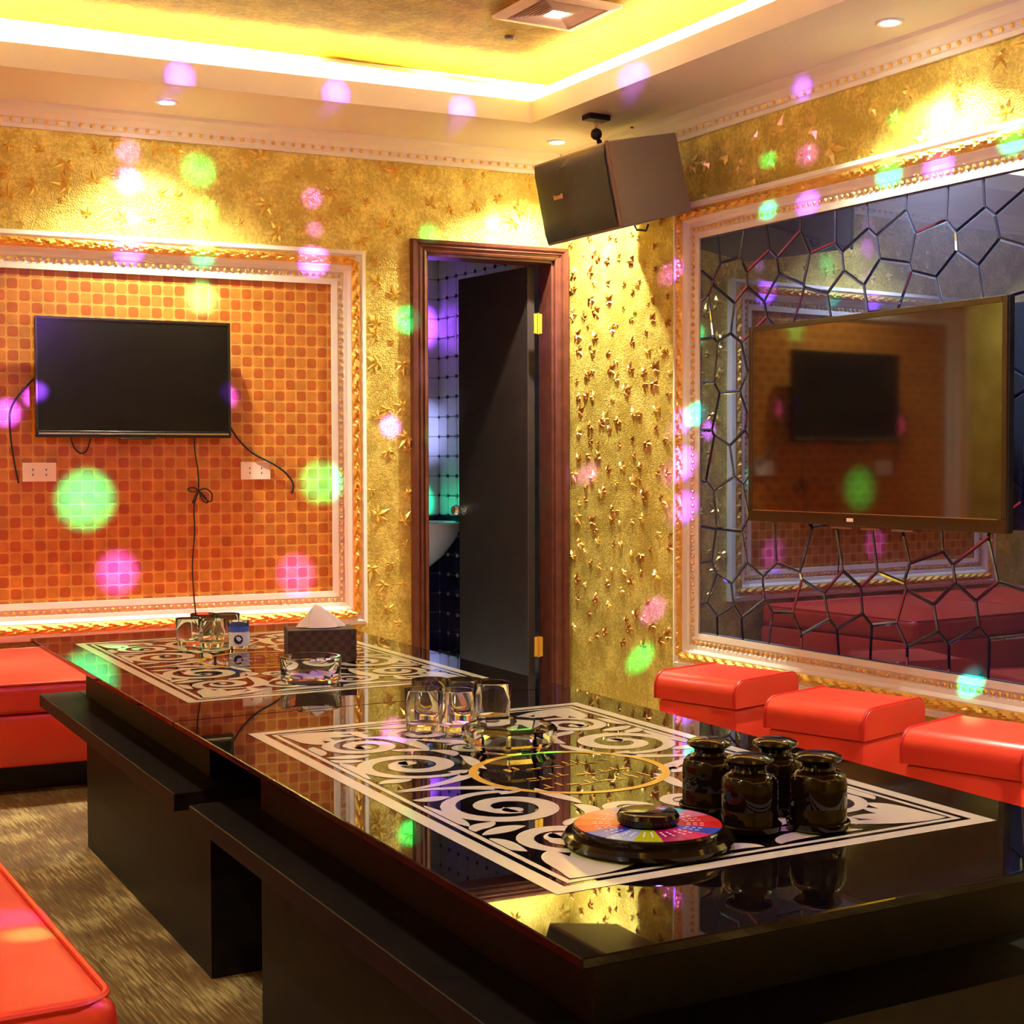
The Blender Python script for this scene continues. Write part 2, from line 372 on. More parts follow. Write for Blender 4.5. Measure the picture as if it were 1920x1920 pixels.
# ------------------------------------------------------------------ picture-frame style panels
def rect_sweep(mb, x0, x1, z0, z1, prof, side):
    """one mitred rail; prof = [(offset outward, proud)]"""
    def P(s, p, e):
        if side == 't': return ((x0-s if e == 0 else x1+s), -p, z1+s)
        if side == 'b': return ((x0-s if e == 0 else x1+s), -p, z0-s)
        if side == 'l': return (x0-s, -p, (z0-s if e == 0 else z1+s))
        return (x1+s, -p, (z0-s if e == 0 else z1+s))
    A = [mb.bm.verts.new(P(s, p, 0)) for s, p in prof]; Bq = [mb.bm.verts.new(P(s, p, 1)) for s, p in prof]; n = len(prof)
    for i in range(n): mb.bm.faces.new((A[i], A[(i+1) % n], Bq[(i+1) % n], Bq[i]))
    mb.bm.faces.new(A[::-1]); mb.bm.faces.new(Bq)
def frame(parent, x0, x1, z0, z1):
    PR = [(0, 0), (0, .016), (.022, .018), (.026, .013), (.043, .013), (.047, .022), (.06, .024), (.072, .034), (.113, .034), (.118, .040), (.134, .034), (.134, 0)]
    PR = [(a*SC, b_*SC) for a, b_ in PR]
    for sd in 'tblr':
        f = MB(); rect_sweep(f, x0, x1, z0, z1, PR, sd); f.build('frame_rail', 'white', parent)
        g = MB(); hor = sd in 'tb'; a, b = ((x0-.098, x1+.098) if hor else (z0-.098, z1+.098)); n = int((b-a)/.0065); m = 9; rows = []
        for i in range(n+1):
            t = a+(b-a)*i/n; row = []
            for j in range(m):
                q = j/(m-1); s = .0805+.041*q; bulge = sin(pi*q)
                ph = t/.062*2*pi
                h = .036+.012*bulge+.0055*bulge*sin(ph+6*abs(q-.5)*2)+.003*bulge*sin(3.1*ph+9*q)+.0022*bulge*sin(7.3*ph-14*q)
                row.append(g.bm.verts.new({'t': (t, -h, z1+s), 'b': (t, -h, z0-s), 'l': (x0-s, -h, t), 'r': (x1+s, -h, t)}[sd]))
            rows.append(row)
        for A, Bq in zip(rows, rows[1:]):
            for j in range(m-1): g.bm.faces.new((A[j], A[j+1], Bq[j+1], Bq[j]))
        g.build('carved_band', 'carve', parent, True)
    bd = MB(); st = .0288; s = .0375
    nx = int((x1-x0+2*s)/st); nz = int((z1-z0+2*s)/st)
    for i in range(nx+1):
        t = x0-s+(x1-x0+2*s)*i/nx
        for zz in (z1+s, z0-s): bd.ball((t, -.0185, zz), .0092, 1)
    for i in range(1, nz):
        t = z0-s+(z1-z0+2*s)*i/nz
        for xx in (x0-s, x1+s): bd.ball((xx, -.0185, t), .0092, 1)
    o = bd.build('bead_row', 'bead', parent, True); o['kind'] = 'stuff'
# back wall panel
FX1 = -1.047*SC; FX0 = -2.61*SC; FZ0, FZ1 = zq(.583), zq(1.775)
pan = thing('wall_panel', 'orange checked wallpaper panel in a cream and gold carved frame', 'wall panel', B(0, 0, 0), RZB)
p = MB(); p.box((FX0-.01, -.006, FZ0-.01), (FX1+.01, -.0005, FZ1+.01)); p.build('backing', 'check', pan)
frame(pan, FX0, FX1, FZ0, FZ1)
# mirror panel on the right wall
VX0, VX1, VZ0, VZ1 = .926*SC, 2.90*SC, zq(.452), zq(1.897)
mir = thing('mirror_panel', 'large smoked mirror split into irregular panes behind the big television', 'mirror', Rw(0, 0, 0), RZR)
p = MB(); p.box((VX0-.01, -.008, VZ0-.01), (VX1+.01, -.0005, VZ1+.01)); p.build('backing', 'mirrorgap', mir)
frame(mir, VX0, VX1, VZ0, VZ1)
def rv(px, py):
    P = on_plane(px, py, Vector((1, 0, 0)), XR-.012); return (COR.y-P.y, P.z)
seeds = []
for zx, zy in ((190, 640), (-20, 700), (60, 480), (335, 450), (385, 600), (490, 370), (555, 520), (715, 345), (740, 575), (905, 310), (970, 490), (1095, 245), (1150, 400), (1360, 205), (1390, 455), (1110, 660), (1580, 180), (1660, 380), (1800, 110), (1870, 270), (1530, 660), (1790, 560), (500, 740), (290, 850), (690, 850), (860, 770), (180, 420), (1320, 780)):
    seeds.append(rv(1310+zx/3.148, 320+zy/3.148))
for zx, zy in ((165, 350), (20, 330), (170, 640), (110, 880), (160, 1075), (245, 830), (155, 1370), (110, 1590), (150, 1730), (255, 1560), (15, 560), (10, 830), (12, 1100), (0, 1300), (20, 1500), (320, 250), (325, 500), (330, 700), (330, 1000), (20, 100), (110, 60), (50, 1720)):
    seeds.append(rv(1310+zx/2.821, 560+zy/2.821))
for zx, zy in ((380, 260), (490, 520), (530, 245), (730, 380), (960, 320), (1130, 290), (1370, 440), (850, 590), (1080, 580), (665, 650), (1300, 720), (1510, 680), (1650, 390), (1840, 330), (1790, 650), (500, 790), (350, 730), (720, 830), (930, 830), (1110, 870), (1360, 900), (1600, 920), (1830, 960), (1320, 220), (1560, 200)):
    seeds.append(rv(1310+zx/3.148, 940+zy/3.148))
rr = random.Random(5)
for i in range(14):
    for j in range(9):
        q = (VX0+.1+i*.16+(.08 if j % 2 else 0)+rr.uniform(-.035, .035), VZ0+.08+j*.165+rr.uniform(-.035, .035))
        if (q[0] > 2.44*SC or (1.40*SC < q[0] < 2.40*SC and zq(.95) < q[1] < zq(1.48))) and q[0] < VX1-.03 and all((q[0]-s[0])**2+(q[1]-s[1])**2 > .020 for s in seeds): seeds.append(q)
def clip(poly, mx, mz, nx, nz):
    out = []
    for i in range(len(poly)):
        a, b = poly[i], poly[(i+1) % len(poly)]; da = (a[0]-mx)*nx+(a[1]-mz)*nz; db = (b[0]-mx)*nx+(b[1]-mz)*nz
        if da <= 0: out.append(a)
        if da*db < 0: t = da/(da-db); out.append((a[0]+(b[0]-a[0])*t, a[1]+(b[1]-a[1])*t))
    return out
def inset(poly, k):
    cx = sum(q[0] for q in poly)/len(poly); cz = sum(q[1] for q in poly)/len(poly); out = poly
    n = len(poly)
    for i in range(n):
        a, b = poly[i], poly[(i+1) % n]; ex, ez = b[0]-a[0], b[1]-a[1]; L = sqrt(ex*ex+ez*ez)
        if L < 1e-7: continue
        nx, nz = ez/L, -ex/L
        if (cx-a[0])*nx+(cz-a[1])*nz > 0: nx, nz = -nx, -nz
        out = clip(out, a[0]-nx*k, a[1]-nz*k, nx, nz)
        if len(out) < 3: return out
    return out
for i, s in enumerate(seeds):
    poly = [(VX0, VZ0), (VX1, VZ0), (VX1, VZ1), (VX0, VZ1)]
    for j, q in enumerate(seeds):
        if i != j and (q[0]-s[0])**2+(q[1]-s[1])**2 < .6:
            poly = clip(poly, (s[0]+q[0])/2, (s[1]+q[1])/2, q[0]-s[0], q[1]-s[1])
            if len(poly) < 3: break
    if len(poly) < 3: continue
    clean = []
    for q in poly:
        if not clean or (q[0]-clean[-1][0])**2+(q[1]-clean[-1][1])**2 > 4e-6: clean.append(q)
    outer = inset(clean, .0012)
    if len(outer) < 3: continue
    inner = inset(outer, .0055)
    pn = MB()
    if len(inner) < 3: pn.prism(outer, 'y', -.008, -.012)
    else:
        cx = sum(q[0] for q in inner)/len(inner); cz = sum(q[1] for q in inner)/len(inner)
        I = [pn.bm.verts.new((q[0], -.0135, q[1])) for q in inner]; pn.bm.faces.new(I)
        O = [pn.bm.verts.new((q[0], -.0100, q[1])) for q in outer]
        # stitch by nearest angular order
        n, m = len(O), len(I); ang = lambda v: atan2(v.co.z-cz, v.co.x-cx)
        O2 = sorted(O, key=ang); I2 = sorted(I, key=ang); a = b = 0
        while a < n or b < m:
            ta = ang(O2[a % n]) + (2*pi if a >= n else 0) if a < n else 99
            tb = ang(I2[b % m]) if b < m else 99
            if ta <= tb and a < n:
                f = (O2[a % n], O2[(a+1) % n], I2[b % m]); a += 1
            else:
                f = (I2[b % m], O2[a % n], I2[(b+1) % m]); b += 1
            try: pn.bm.faces.new(f)
            except ValueError: pass
        W = [pn.bm.verts.new((q[0], -.008, q[1])) for q in outer]
        for k in range(n): pn.bm.faces.new((O[k], O[(k+1) % n], W[(k+1) % n], W[k]))
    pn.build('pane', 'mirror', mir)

# ------------------------------------------------------------------ door and washroom behind it
door = struct(thing('door_1', 'dark mahogany door standing open onto a tiled washroom', 'door', COR, RZB)); del door['category']; del door['label']
CZ = 1.975; CU0, CU1 = -.71, -.008
PRF = [(0, 0), (0, .016), (.010, .020), (.014, .014), (.026, .016), (.030, .023), (.038, .018), (.046, .026), (.062, .028), (.066, 0)]
PRF = [(a*SC, b_*SC) for a, b_ in PRF]
for sd in 'tlr':
    f = MB(); s = 1
    def P(o, q, e):
        if sd == 't': return ((UD0-o if e == 0 else UD1+o*.93), -q, ZD+o*.8)
        if sd == 'l': return (UD0-o, -q, (0 if e == 0 else ZD+o*.8))
        return (UD1+o*.93, -q, (0 if e == 0 else ZD+o*.8))
    A = [f.bm.verts.new(P(o, q, 0)) for o, q in PRF]; Bq = [f.bm.verts.new(P(o, q, 1)) for o, q in PRF]; n = len(PRF)
    for i in range(n): f.bm.faces.new((A[i], A[(i+1) % n], Bq[(i+1) % n], Bq[i]))
    f.bm.faces.new(A[::-1]); f.bm.faces.new(Bq); f.build('casing', 'doorwood', door)
for a, b in (((UD0, -.002, 0), (UD0+.012, .125, ZD)), ((UD1-.012, -.002, 0), (UD1, .125, ZD)), ((UD0, -.002, ZD-.012), (UD1, .125, ZD))):
    f = MB(); f.box(a, b); f.build('jamb', 'doorwood', door)
th = MB(); th.box((UD0, .0, .0), (UD1, .14, .05)); th.build('threshold', 'darkwood', door)
LW = .587; HA = radians(81)            # leaf opened into the washroom
hx, hy = UD1-.063, .10
lf = MB(); lf.box((-LW, -.02, .066), (0, .02, ZD-.018), .003, 1)
leaf = lf.build('door_leaf', 'leafwood', door, loc=(hx, hy, 0), rz=-HA)
for zz in (zq(1.66), zq(.31)):
    h = MB(); h.box((-.016, -.028, zz-.045), (.0, -.0205, zz+.045), .001, 1); h.tube([(.006, -.026, zz-.048), (.006, -.026, zz+.048)], .006, 8); h.box((.012, -.028, zz-.045), (.026, -.021, zz+.045), .001, 1)
    h.build('hinge', 'brass', door, loc=(hx-.012, hy-.055, 0), rz=0)
for sg in (-1, 1):
    k = MB(); k.lathe([(0, 0), (.026, 0), (.026, .006), (.011, .010), (.010, .03), (.022, .04), (.027, .052), (.020, .066), (0, .070)], 20)
    bmesh.ops.rotate(k.bm, verts=k.bm.verts[:], cent=(0, 0, 0), matrix=Matrix.Rotation(radians(90*sg), 3, 'X'))
    ko = k.build('door_knob', 'chrome', leaf, True, loc=(-LW+.05, -.02*sg, zq(.87)))
BXR, BY = 3.405*SC, 6.69*SC
fb = MB(); fb.box((2.3, backy(3)+.13, -.05), (BXR+.1, BY+.1, .058)); struct(fb.build('floor_washroom', 'grout'))
wbb = MB(); wbb.box((2.3, BY+.008, .058), (BXR+.1, BY+.1, 2.6)); wbk = struct(wbb.build('wall_washroom_back', 'grout'))
wbr = MB(); wbr.box((BXR+.008, 5.7, .058), (BXR+.1, BY+.1, 2.6)); wrr = struct(wbr.build('wall_washroom_right', 'grout'))
cb = MB(); cb.box((2.3, 5.48, 2.6), (BXR+.1, BY+.1, 2.65)); struct(cb.build('ceiling_washroom', 'soffit'))
wbl = MB(); wbl.box((2.25, 5.97, 0), (2.3, BY+.1, 2.6)); struct(wbl.build('wall_washroom_left', 'grout'))
TS = .106
tm = {}
for k in ('tilel', 'tiled'): tm[k] = MB().box((.002, -.006, .002), (TS-.002, .004, TS-.002), .0015, 1).mesh('tile', k)
dl, dw = MB(), MB()
for wall, nx, fn, rz in ((wbk, 6, lambda i: (BXR-(i+1)*TS, BY+.004), 0), (wrr, 9, lambda i: (BXR+.004, BY-i*TS), -pi/2)):
    for i in range(nx):
        for j in range(22):
            z = .058+j*TS; x, y = fn(i)
            link('tile', tm['tiled' if z < .77 else 'tilel'], wall, (x, y, z), rz)
            if rz == 0: (dw if z < .77 else dl).box((x-.009, BY-.006, z-.009), (x+.009, BY+.002, z+.009))
            else: (dw if z < .77 else dl).box((BXR-.006, y-.009, z-.009), (BXR+.002, y+.009, z+.009))
o = dl.build('tile_dot', 'dotl', wbk); o['kind'] = 'stuff'
o = dw.build('tile_dot', 'dotw', wbk); o['kind'] = 'stuff'
bs = thing('washbasin', 'white wall-hung washbasin seen through the open door', 'washbasin', (3.165*SC, BY-.25, -.03))
b = MB(); b.lathe([(0, .56), (.06, .565), (.14, .63), (.20, .71), (.225, .76), (.225, .80), (.21, .805), (.19, .775), (.1, .70), (0, .68)], 36); b.build('basin', 'ceramic', bs, True)
b = MB(); b.box((-.2, .1, .77), (.2, .238, .80), .008); b.build('ledge', 'ceramic', bs, True)
hk = MB(); hk.box((-.02, -.012, -.012), (.02, 0, .012), .004); hk.tube([(-.01, -.01, 0), (-.02, -.035, .0), (-.012, -.04, .018)], .006, 6)
hp = on_plane(806, 612, Vector((0, 1, 0)), BY-.004)
tag(hk.build('wall_hook', 'ceramic', loc=hp), 'small white hook on the pale washroom tiles', 'hook')

# ================================================================== tables
def scroll(c, R0, R1, a0, turns, w0, sgn=1, n=42):
    pts, ws = [], []
    for i in range(n+1):
        t = i/n; r = R0*(1-t)**1.0 + R1*t; a = a0+sgn*turns*2*pi*t
        pts.append((c[0]+r*cos(a), c[1]+r*sin(a))); ws.append(w0*(.25+.75*sin(pi*min(1, .12+.75*t))) if t < .85 else w0*(.6+.9*(t-.85)/.15))
    return pts, ws
def bez(p0, p1, p2, p3, w, n=18, shape='leaf'):
    pts, ws = [], []
    for i in range(n+1):
        t = i/n; q = [((1-t)**3*p0[k]+3*(1-t)**2*t*p1[k]+3*(1-t)*t*t*p2[k]+t**3*p3[k]) for k in (0, 1)]
        pts.append(q); ws.append(w*(sin(pi*t)**.7 if shape == 'leaf' else (1-t)**.7+.08))
    return pts, ws
def ornament():
    """strokes for the quadrant a in 0..0.31, b in 0..0.525 of the printed table pattern"""
    st = []
    st.append(scroll((.205, .165), .098, .020, radians(250), 1.55, .013, 1))
    st.append(bez((.172, .073), (.10, .09), (.20, .0), (.308, .004), .016, shape='t'))
    st.append(scroll((.215, .355), .072, .014, radians(110), 1.5, .012, -1))
    st.append(bez((.19, .422), (.12, .43), (.12, .32), (.13, .262), .014))
    st.append(scroll((.075, .415), .062, .012, radians(300), 1.45, .011, 1))
    st.append(bez((.106, .361), (.06, .32), (.03, .30), (.012, .24), .013))
    st.append(bez((.014, .52), (.03, .49), (.10, .49), (.16, .515), .014))
    st.append(scroll((.055, .255), .045, .010, radians(60), 1.3, .009, 1))
    st.append(bez((.31, .52), (.24, .50), (.24, .47), (.19, .455), .020))
    st.append(bez((.31, .52), (.27, .46), (.29, .43), (.265, .40), .017))
    st.append(bez((.31, .52), (.26, .49), (.25, .45), (.245, .42), .014))
    st.append(bez((.31, .52), (.25, .515), (.20, .49), (.15, .47), .011))
    st.append(bez((.31, .29), (.28, .28), (.26, .27), (.235, .275), .013))
    st.append(bez((.31, .27), (.30, .24), (.28, .25), (.262, .232), .012))
    st.append(bez((.31, .31), (.30, .33), (.31, .36), (.296, .39), .012))
    st.append(bez((.308, .10), (.315, .16), (.30, .20), (.305, .24), .011))
    st.append(bez((.308, .06), (.29, .08), (.27, .06), (.25, .072), .012))
    st.append(bez((.13, .262), (.15, .29), (.17, .28), (.185, .30), .011))
    st.append(bez((.13, .262), (.10, .25), (.10, .22), (.112, .20), .012))
    st.append(bez((.185, .42), (.17, .45), (.19, .47), (.17, .49), .010))
    st.append(bez((.02, .46), (.005, .43), (.02, .40), (.004, .37), .011))
    st.append(bez((.10, .20), (.09, .16), (.12, .12), (.11, .08), .010))
    return st
def build_print(parent, a0, a1, b0, b1, z):
    ca, cb = (a0+a1)/2, (b0+b1)/2; ha, hb = (a1-a0)/2, (b1-b0)/2
    pm = MB(); cnt = [0]
    def W(a, b):
        v = TX*(ca+a)+TY*(cb+b); return (v.x, v.y, z+cnt[0]*2e-6)
    def band(i0, i1):
        for q in (((-ha+i0, -hb+i0), (ha-i0, -hb+i0), (ha-i1, -hb+i1), (-ha+i1, -hb+i1)), ((-ha+i0, hb-i0), (ha-i0, hb-i0), (ha-i1, hb-i1), (-ha+i1, hb-i1)),
                  ((-ha+i0, -hb+i0), (-ha+i0, hb-i0), (-ha+i1, hb-i1), (-ha+i1, -hb+i1)), ((ha-i0, -hb+i0), (ha-i0, hb-i0), (ha-i1, hb-i1), (ha-i1, -hb+i1))):
            pm.poly([W(*p) for p in q])
    band(0, .024); band(.034, .043)
    sx, sy = (ha-.045)/.312, (hb-.045)/.525
    for sa in (1, -1):
        for sb in (1, -1):
            for pts, ws in ornament():
                cnt[0] += 1; P = [Vector((p[0]*sx*sa, p[1]*sy*sb)) for p in pts]; n = len(P); Lf, Rt = [], []
                for i in range(n):
                    t = (P[min(n-1, i+1)]-P[max(0, i-1)]).normalized(); nr = Vector((-t.y, t.x))*max(ws[i]*1.18, 5e-4)
                    ws_ = 0; lim = lambda v: (max(-ha+.045, min(ha-.045, v.x)), max(-hb+.045, min(hb-.045, v.y)))
                    Lf.append(pm.bm.verts.new(W(*lim(P[i]+nr)))); Rt.append(pm.bm.verts.new(W(*lim(P[i]-nr))))
                for i in range(n-1): pm.bm.faces.new((Lf[i], Lf[i+1], Rt[i+1], Rt[i]))
                if ws[-1] > .008:
                    pm.poly([W(P[-1].x+.016*cos(k*pi/6), P[-1].y+.016*sin(k*pi/6)) for k in range(12)])
    for f in pm.bm.faces:
        f.normal_update()
        if f.normal.z < 0: f.normal_flip()
    me = bpy.data.meshes.new('scroll_print'); pm.bm.to_mesh(me); pm.bm.free(); me.materials.append(M['print']); link('scroll_print', me, parent)
    g = MB(); cnt[0] += 2; R_ = .165; n = 72
    for k in range(n):
        a, b = 2*pi*k/n, 2*pi*(k+1)/n
        g.poly([W(R_*cos(a), R_*sin(a)), W(R_*cos(b), R_*sin(b)), W((R_-.014)*cos(b), (R_-.014)*sin(b)), W((R_-.014)*cos(a), (R_-.014)*sin(a))])
    for f in g.bm.faces:
        f.normal_update()
        if f.normal.z < 0: f.normal_flip()
    me = bpy.data.meshes.new('ring_print'); g.bm.to_mesh(me); g.bm.free(); me.materials.append(M['printgold']); link('ring_print', me, parent)
    g = MB(); cnt[0] += 1
    rr = random.Random(3)
    for row, yy in enumerate((.05, -.02, -.08)):          # illegible gold emblem strokes inside the ring
        for k in range(-4, 5):
            x = k*.022; hgt = .022
            if x*x+yy*yy > .018: continue
            for q in range(2):
                xx = x+rr.uniform(-.006, .006); y0 = yy+rr.uniform(-.02, .0)
                if rr.random() < .5: g.poly([W(xx, y0), W(xx+.004, y0), W(xx+.004, y0+hgt), W(xx, y0+hgt)])
                else: g.poly([W(xx-.008, y0), W(xx+.01, y0), W(xx+.01, y0+.004), W(xx-.008, y0+.004)])
    for f in g.bm.faces:
        f.normal_update()
        if f.normal.z < 0: f.normal_flip()
    me = bpy.data.meshes.new('emblem_print'); g.bm.to_mesh(me); g.bm.free(); me.materials.append(M['printgold']); link('emblem_print', me, parent)['kind'] = 'stuff'
def skewbox(mb, a0, a1, b0, b1, z0, z1):
    P = [TX*a+TY*b for a, b in ((a0, b0), (a1, b0), (a1, b1), (a0, b1))]
    mb.hexa([(p.x, p.y, z0) for p in P]+[(p.x, p.y, z1) for p in P]); return mb
def table(label, b0):
    Lb, Wb = 1.572, .896
    t = thing('coffee_table', label, 'table', TO+TY*b0, 0, 'black glass coffee tables')
    g = skewbox(MB(), 0, Wb, .0015, Lb-.0015, T-.012, T); bmesh.ops.bevel(g.bm, geom=g.bm.edges[:], offset=.0015, segments=1, affect='EDGES')
    top = g.build('glass_top', 'blackglass', t)
    build_print(top, .086, .80, .205, Lb-.20, T+.0004)
    skewbox(MB(), .115, Wb-.015, .17, Lb-.14, T-.085, T-.0125).build('apron', 'darkwood', t)
    skewbox(MB(), .125, Wb-.02, .185, Lb-.155, 0, T-.086).build('pedestal', 'darkwood', t)
    for a0, a1 in ((.015, .124),):
        s = skewbox(MB(), a0, a1, .06, Lb-.05, .392, .428); bmesh.ops.bevel(s.bm, geom=s.bm.edges[:], offset=.0015, segments=1, affect='EDGES'); s.build('shelf', 'darkwood', t)
    for b_0, b_1 in ((.06, .184), (Lb-.154, Lb-.05)):
        skewbox(MB(), .125, Wb-.02, b_0, b_1, .392, .428).build('shelf', 'darkwood', t)
    return t
table('black glass coffee table with dice cups, colour wheel and crystal ashtray on it', -1.572)
table('black glass coffee table with the tissue box on it, nearer the back wall', 0)

# ================================================================== seats
def piped_pad(parent, x0, x1, y0, y1, z0, z1, rf, rb, name='cushion', pipe=True, mt='red'):
    """padded block: profile in x-z (rounded top corners rf at x0, rb at x1) extruded along y"""
    prof = [(x0, z0), (x1, z0)]
    for k in range(7): a = k/6*pi/2; prof.append((x1-rb+rb*cos(a), z1-rb+rb*sin(a)))
    for k in range(7): a = pi/2+k/6*pi/2; prof.append((x0+rf+rf*cos(a), z1-rf+rf*sin(a)))
    c = MB(); e = .012; mid = ((x0+x1)/2, (z0+z1)/2); rows = []
    for t, s in ((y0, .93), (y0+e*.35, .975), (y0+e, 1), (y1-e, 1), (y1-e*.35, .975), (y1, .93)):
        rows.append([c.bm.verts.new((mid[0]+(q[0]-mid[0])*(1-(1-s)*.25), t, mid[1]+(q[1]-mid[1])*(1-(1-s)*.5) if q[1] > z0 else z0)) for q in prof])
    n = len(prof)
    for A, Bq in zip(rows, rows[1:]):
        for i in range(n): c.bm.faces.new((A[i], A[(i+1) % n], Bq[(i+1) % n], Bq[i]))
    c.bm.faces.new(rows[0][::-1]); c.bm.faces.new(rows[-1])
    o = c.build(name, mt, parent, True)
    if pipe:
        for t in (y0+.006, y1-.006):
            pp = MB(); pp.tube([(q[0], t, q[1]) for q in [prof[1]]+prof[2:]+[prof[0]]], .0045, 6); pp.build('piping', 'redpipe', o, True)
    return o
OH = .362
def ottoman(label, loc, rz):
    t = thing('ottoman', label, 'ottoman', loc, rz, 'red ottomans under the mirror')
    w = .176
    b = MB(); b.box((-w+.01, -w+.01, .03), (w-.01, w-.01, OH-.093), .012, 2); b.build('base', 'red', t, True)
    piped_pad(t, -w, w, -w, w, OH-.09, OH, .05, .035)
    for sx in (-1, 1):
        for sy in (-1, 1):
            f = MB(); f.lathe([(0, 0), (.018, 0), (.022, .03), (0, .03)], 12, (sx*.12, sy*.12, 0)); f.build('foot', 'plinth', t)
    return t
def ott_at(px, py, rz, w=.176):
    n = on_z(px, py, OH); c, q = cos(rz), sin(rz); return (n.x+c*w-q*w, n.y+q*w+c*w, 0)
ottoman('red leatherette ottoman nearest the door corner, farthest of the three', ott_at(1379, 1279, radians(14)), radians(14))
ottoman('middle red leatherette ottoman with a bright sheen on its cushion', ott_at(1621, 1333, radians(16)), radians(16))
ottoman('red leatherette ottoman cut off by the right edge of the photo', ott_at(1921, 1400, radians(16)), radians(16))
def sofa(name, label, loc, rz, L, depth, nseat, back, hs=.405):
    """local: x = along, -y = front; origin at the front left floor corner"""
    t = thing(name, label, 'sofa', loc, rz)
    p = MB(); p.box((.02, .13, 0), (L-.02, depth, .10)); p.build('plinth', 'plinth', t)
    b = MB(); b.box((0, .0, .10), (L, depth, hs-.105), .015, 2); b.build('base', 'red', t, True)
    w = L/nseat
    for k in range(nseat):
        c = MB(); c.box((k*w+.002, -.012, hs-.103), ((k+1)*w-.002, depth-(.16 if back else 0), hs), .028, 4); so_ = c.build('seat_cushion', 'red', t, True)
        pp = MB(); x0, x1, r = k*w+.012, (k+1)*w-.012, .05; y0 = -.006; y1 = depth-(.17 if back else .012)
        pts = []
        for cx, cy, a in ((x1-r, y0+r, -90), (x1-r, y1-r, 0), (x0+r, y1-r, 90), (x0+r, y0+r, 180)):
            for q in range(6): aa = radians(a+q*18); pts.append((cx+r*cos(aa), cy+r*sin(aa), hs-.004))
        pp.tube(pts, .005, 6, True); pp.build('piping', 'red', so_, True)
    if back:
        for k in range(nseat):
            c = MB(); x0, x1, z0, z1 = k*w+.004, (k+1)*w-.004, .41, .86; nx, nz = 26, 20; fr = []
            but = [(x0+(x1-x0)*(i+.5+(.0 if j % 2 else .25))/3.2, z0+(z1-z0)*(j+.6)/3.3) for i in range(3) for j in range(3)]
            for j in range(nz+1):
                row = []
                for i in range(nx+1):
                    x = x0+(x1-x0)*i/nx; z = z0+(z1-z0)*j/nz
                    e = min(i, nx-i)/nx*2; e2 = min(j, nz-j)/nz*2; pf = .05*min(1, e*4)**.5*min(1, e2*4)**.5
                    d = min(sqrt((x-q[0])**2+(z-q[1])**2) for q in but)
                    pf -= .035*math.exp(-(d/.04)**2)*(1 if pf > .03 else 0)
                    row.append(c.bm.verts.new((x, depth-.12-pf, z)))
                fr.append(row)
            for A, Bq in zip(fr, fr[1:]):
                for i in range(nx): c.bm.faces.new((A[i], A[i+1], Bq[i+1], Bq[i]))
            bb = c.build('backrest', 'red', t, True)
            for q in but:
                m_ = MB(); m_.ball((q[0], depth-.145, q[1]), .011, 1, (1, .5, 1)); m_.build('button', 'redpipe', bb, True)
        c = MB(); c.box((0, depth-.115, .30), (L, depth, .88), .012, 2); c.build('back_frame', 'red', t, True)
    return t
# bench along the back wall (front edge parallel to it)
fsx0, fsx1 = .42, 2.32
fq = on_z(0, 1283, .375); fo = fq-D*.55; fo.z = 0; sofa('bench_sofa', 'backless red bench sofa under the orange checked panel', fo, RZB, 2.0, NB.dot(fo)-NB.dot(COR)-.06, 2, False, .375)
# long sofa on the left, facing the tables: local -y must face +x
sofa('tufted_sofa', 'red sofa seat at the bottom left corner with rounded piped edge', Vector((.488, 1.87, 0)), pi/2, 2.76, .80, 2, True)

# ================================================================== televisions, sockets, cables
def tv(name, label, loc, rz, w, h, depth, scr, bez, bot, bezm):
    t = thing(name, label, 'television', loc, rz)
    b = MB(); b.box((0, -.03, 0), (w, 0, h), .006, 2); b.build('housing', 'tvblack', t)
    b = MB(); b.box((w*.2, -.001, h*.15), (w*.8, depth-.03, h*.8), .01, 2); b.build('wall_mount', 'black', t)
    for a, c in (((0, bot+.0), (bez, h)), ((w-bez, bot), (w, h)), ((bez, h-bez), (w-bez, h)), ((0, 0), (w, bot))):
        b = MB(); b.box((a[0], -.036, a[1]), (c[0], -.0305, c[1]), .0015, 1); b.build('bezel', bezm, t)
    b = MB(); b.box((bez, -.033, bot), (w-bez, -.0303, h-bez)); b.build('screen', scr, t)
    return t
z0, z1 = zq(1.176), zq(1.603); tw = .70*SC
t1 = tv('television', 'smaller flat television on the orange checked panel', B(-2.168*SC, z0, .06), RZB, tw, z1-z0, .049, 'screenmatte', .010, .026, 'tvblack')
b = MB(); b.box((.01, -.0375, .012), (tw-.01, -.0362, .018)); b.build('trim_strip', 'silver', t1)
b = MB(); b.box((tw*.42, -.036, -.007), (tw*.6, -.004, -.0005), .002, 1); b.build('stand_socket', 'tvblack', t1)
t2 = tv('television', 'large flat television mounted over the mirror mosaic', Rw(1.34*SC, zq(.882), .0925), RZR, 1.118*SC, .655*SC, .077, 'screen', .020, .042, 'bronzebezel')
b = MB(); b.box((1.118*SC*.435, -.0378, .014), (1.118*SC*.46, -.0362, .026)); b.build('logo', 'plate', t2)
b = MB(); b.box((.03, -.0378, .0405), (1.09*SC, -.0362, .0425)); b.build('trim_strip', 'silver', t2)
for k in range(3):
    b = MB(); b.box((1.118*SC*(.36+.12*k), -.030, -.012), (1.118*SC*(.36+.12*k)+.10, -.018, -.0005), .003, 1); b.build('lower_bar', 'spkedge', t2)  # three small brown bars under the bezel's lower edge
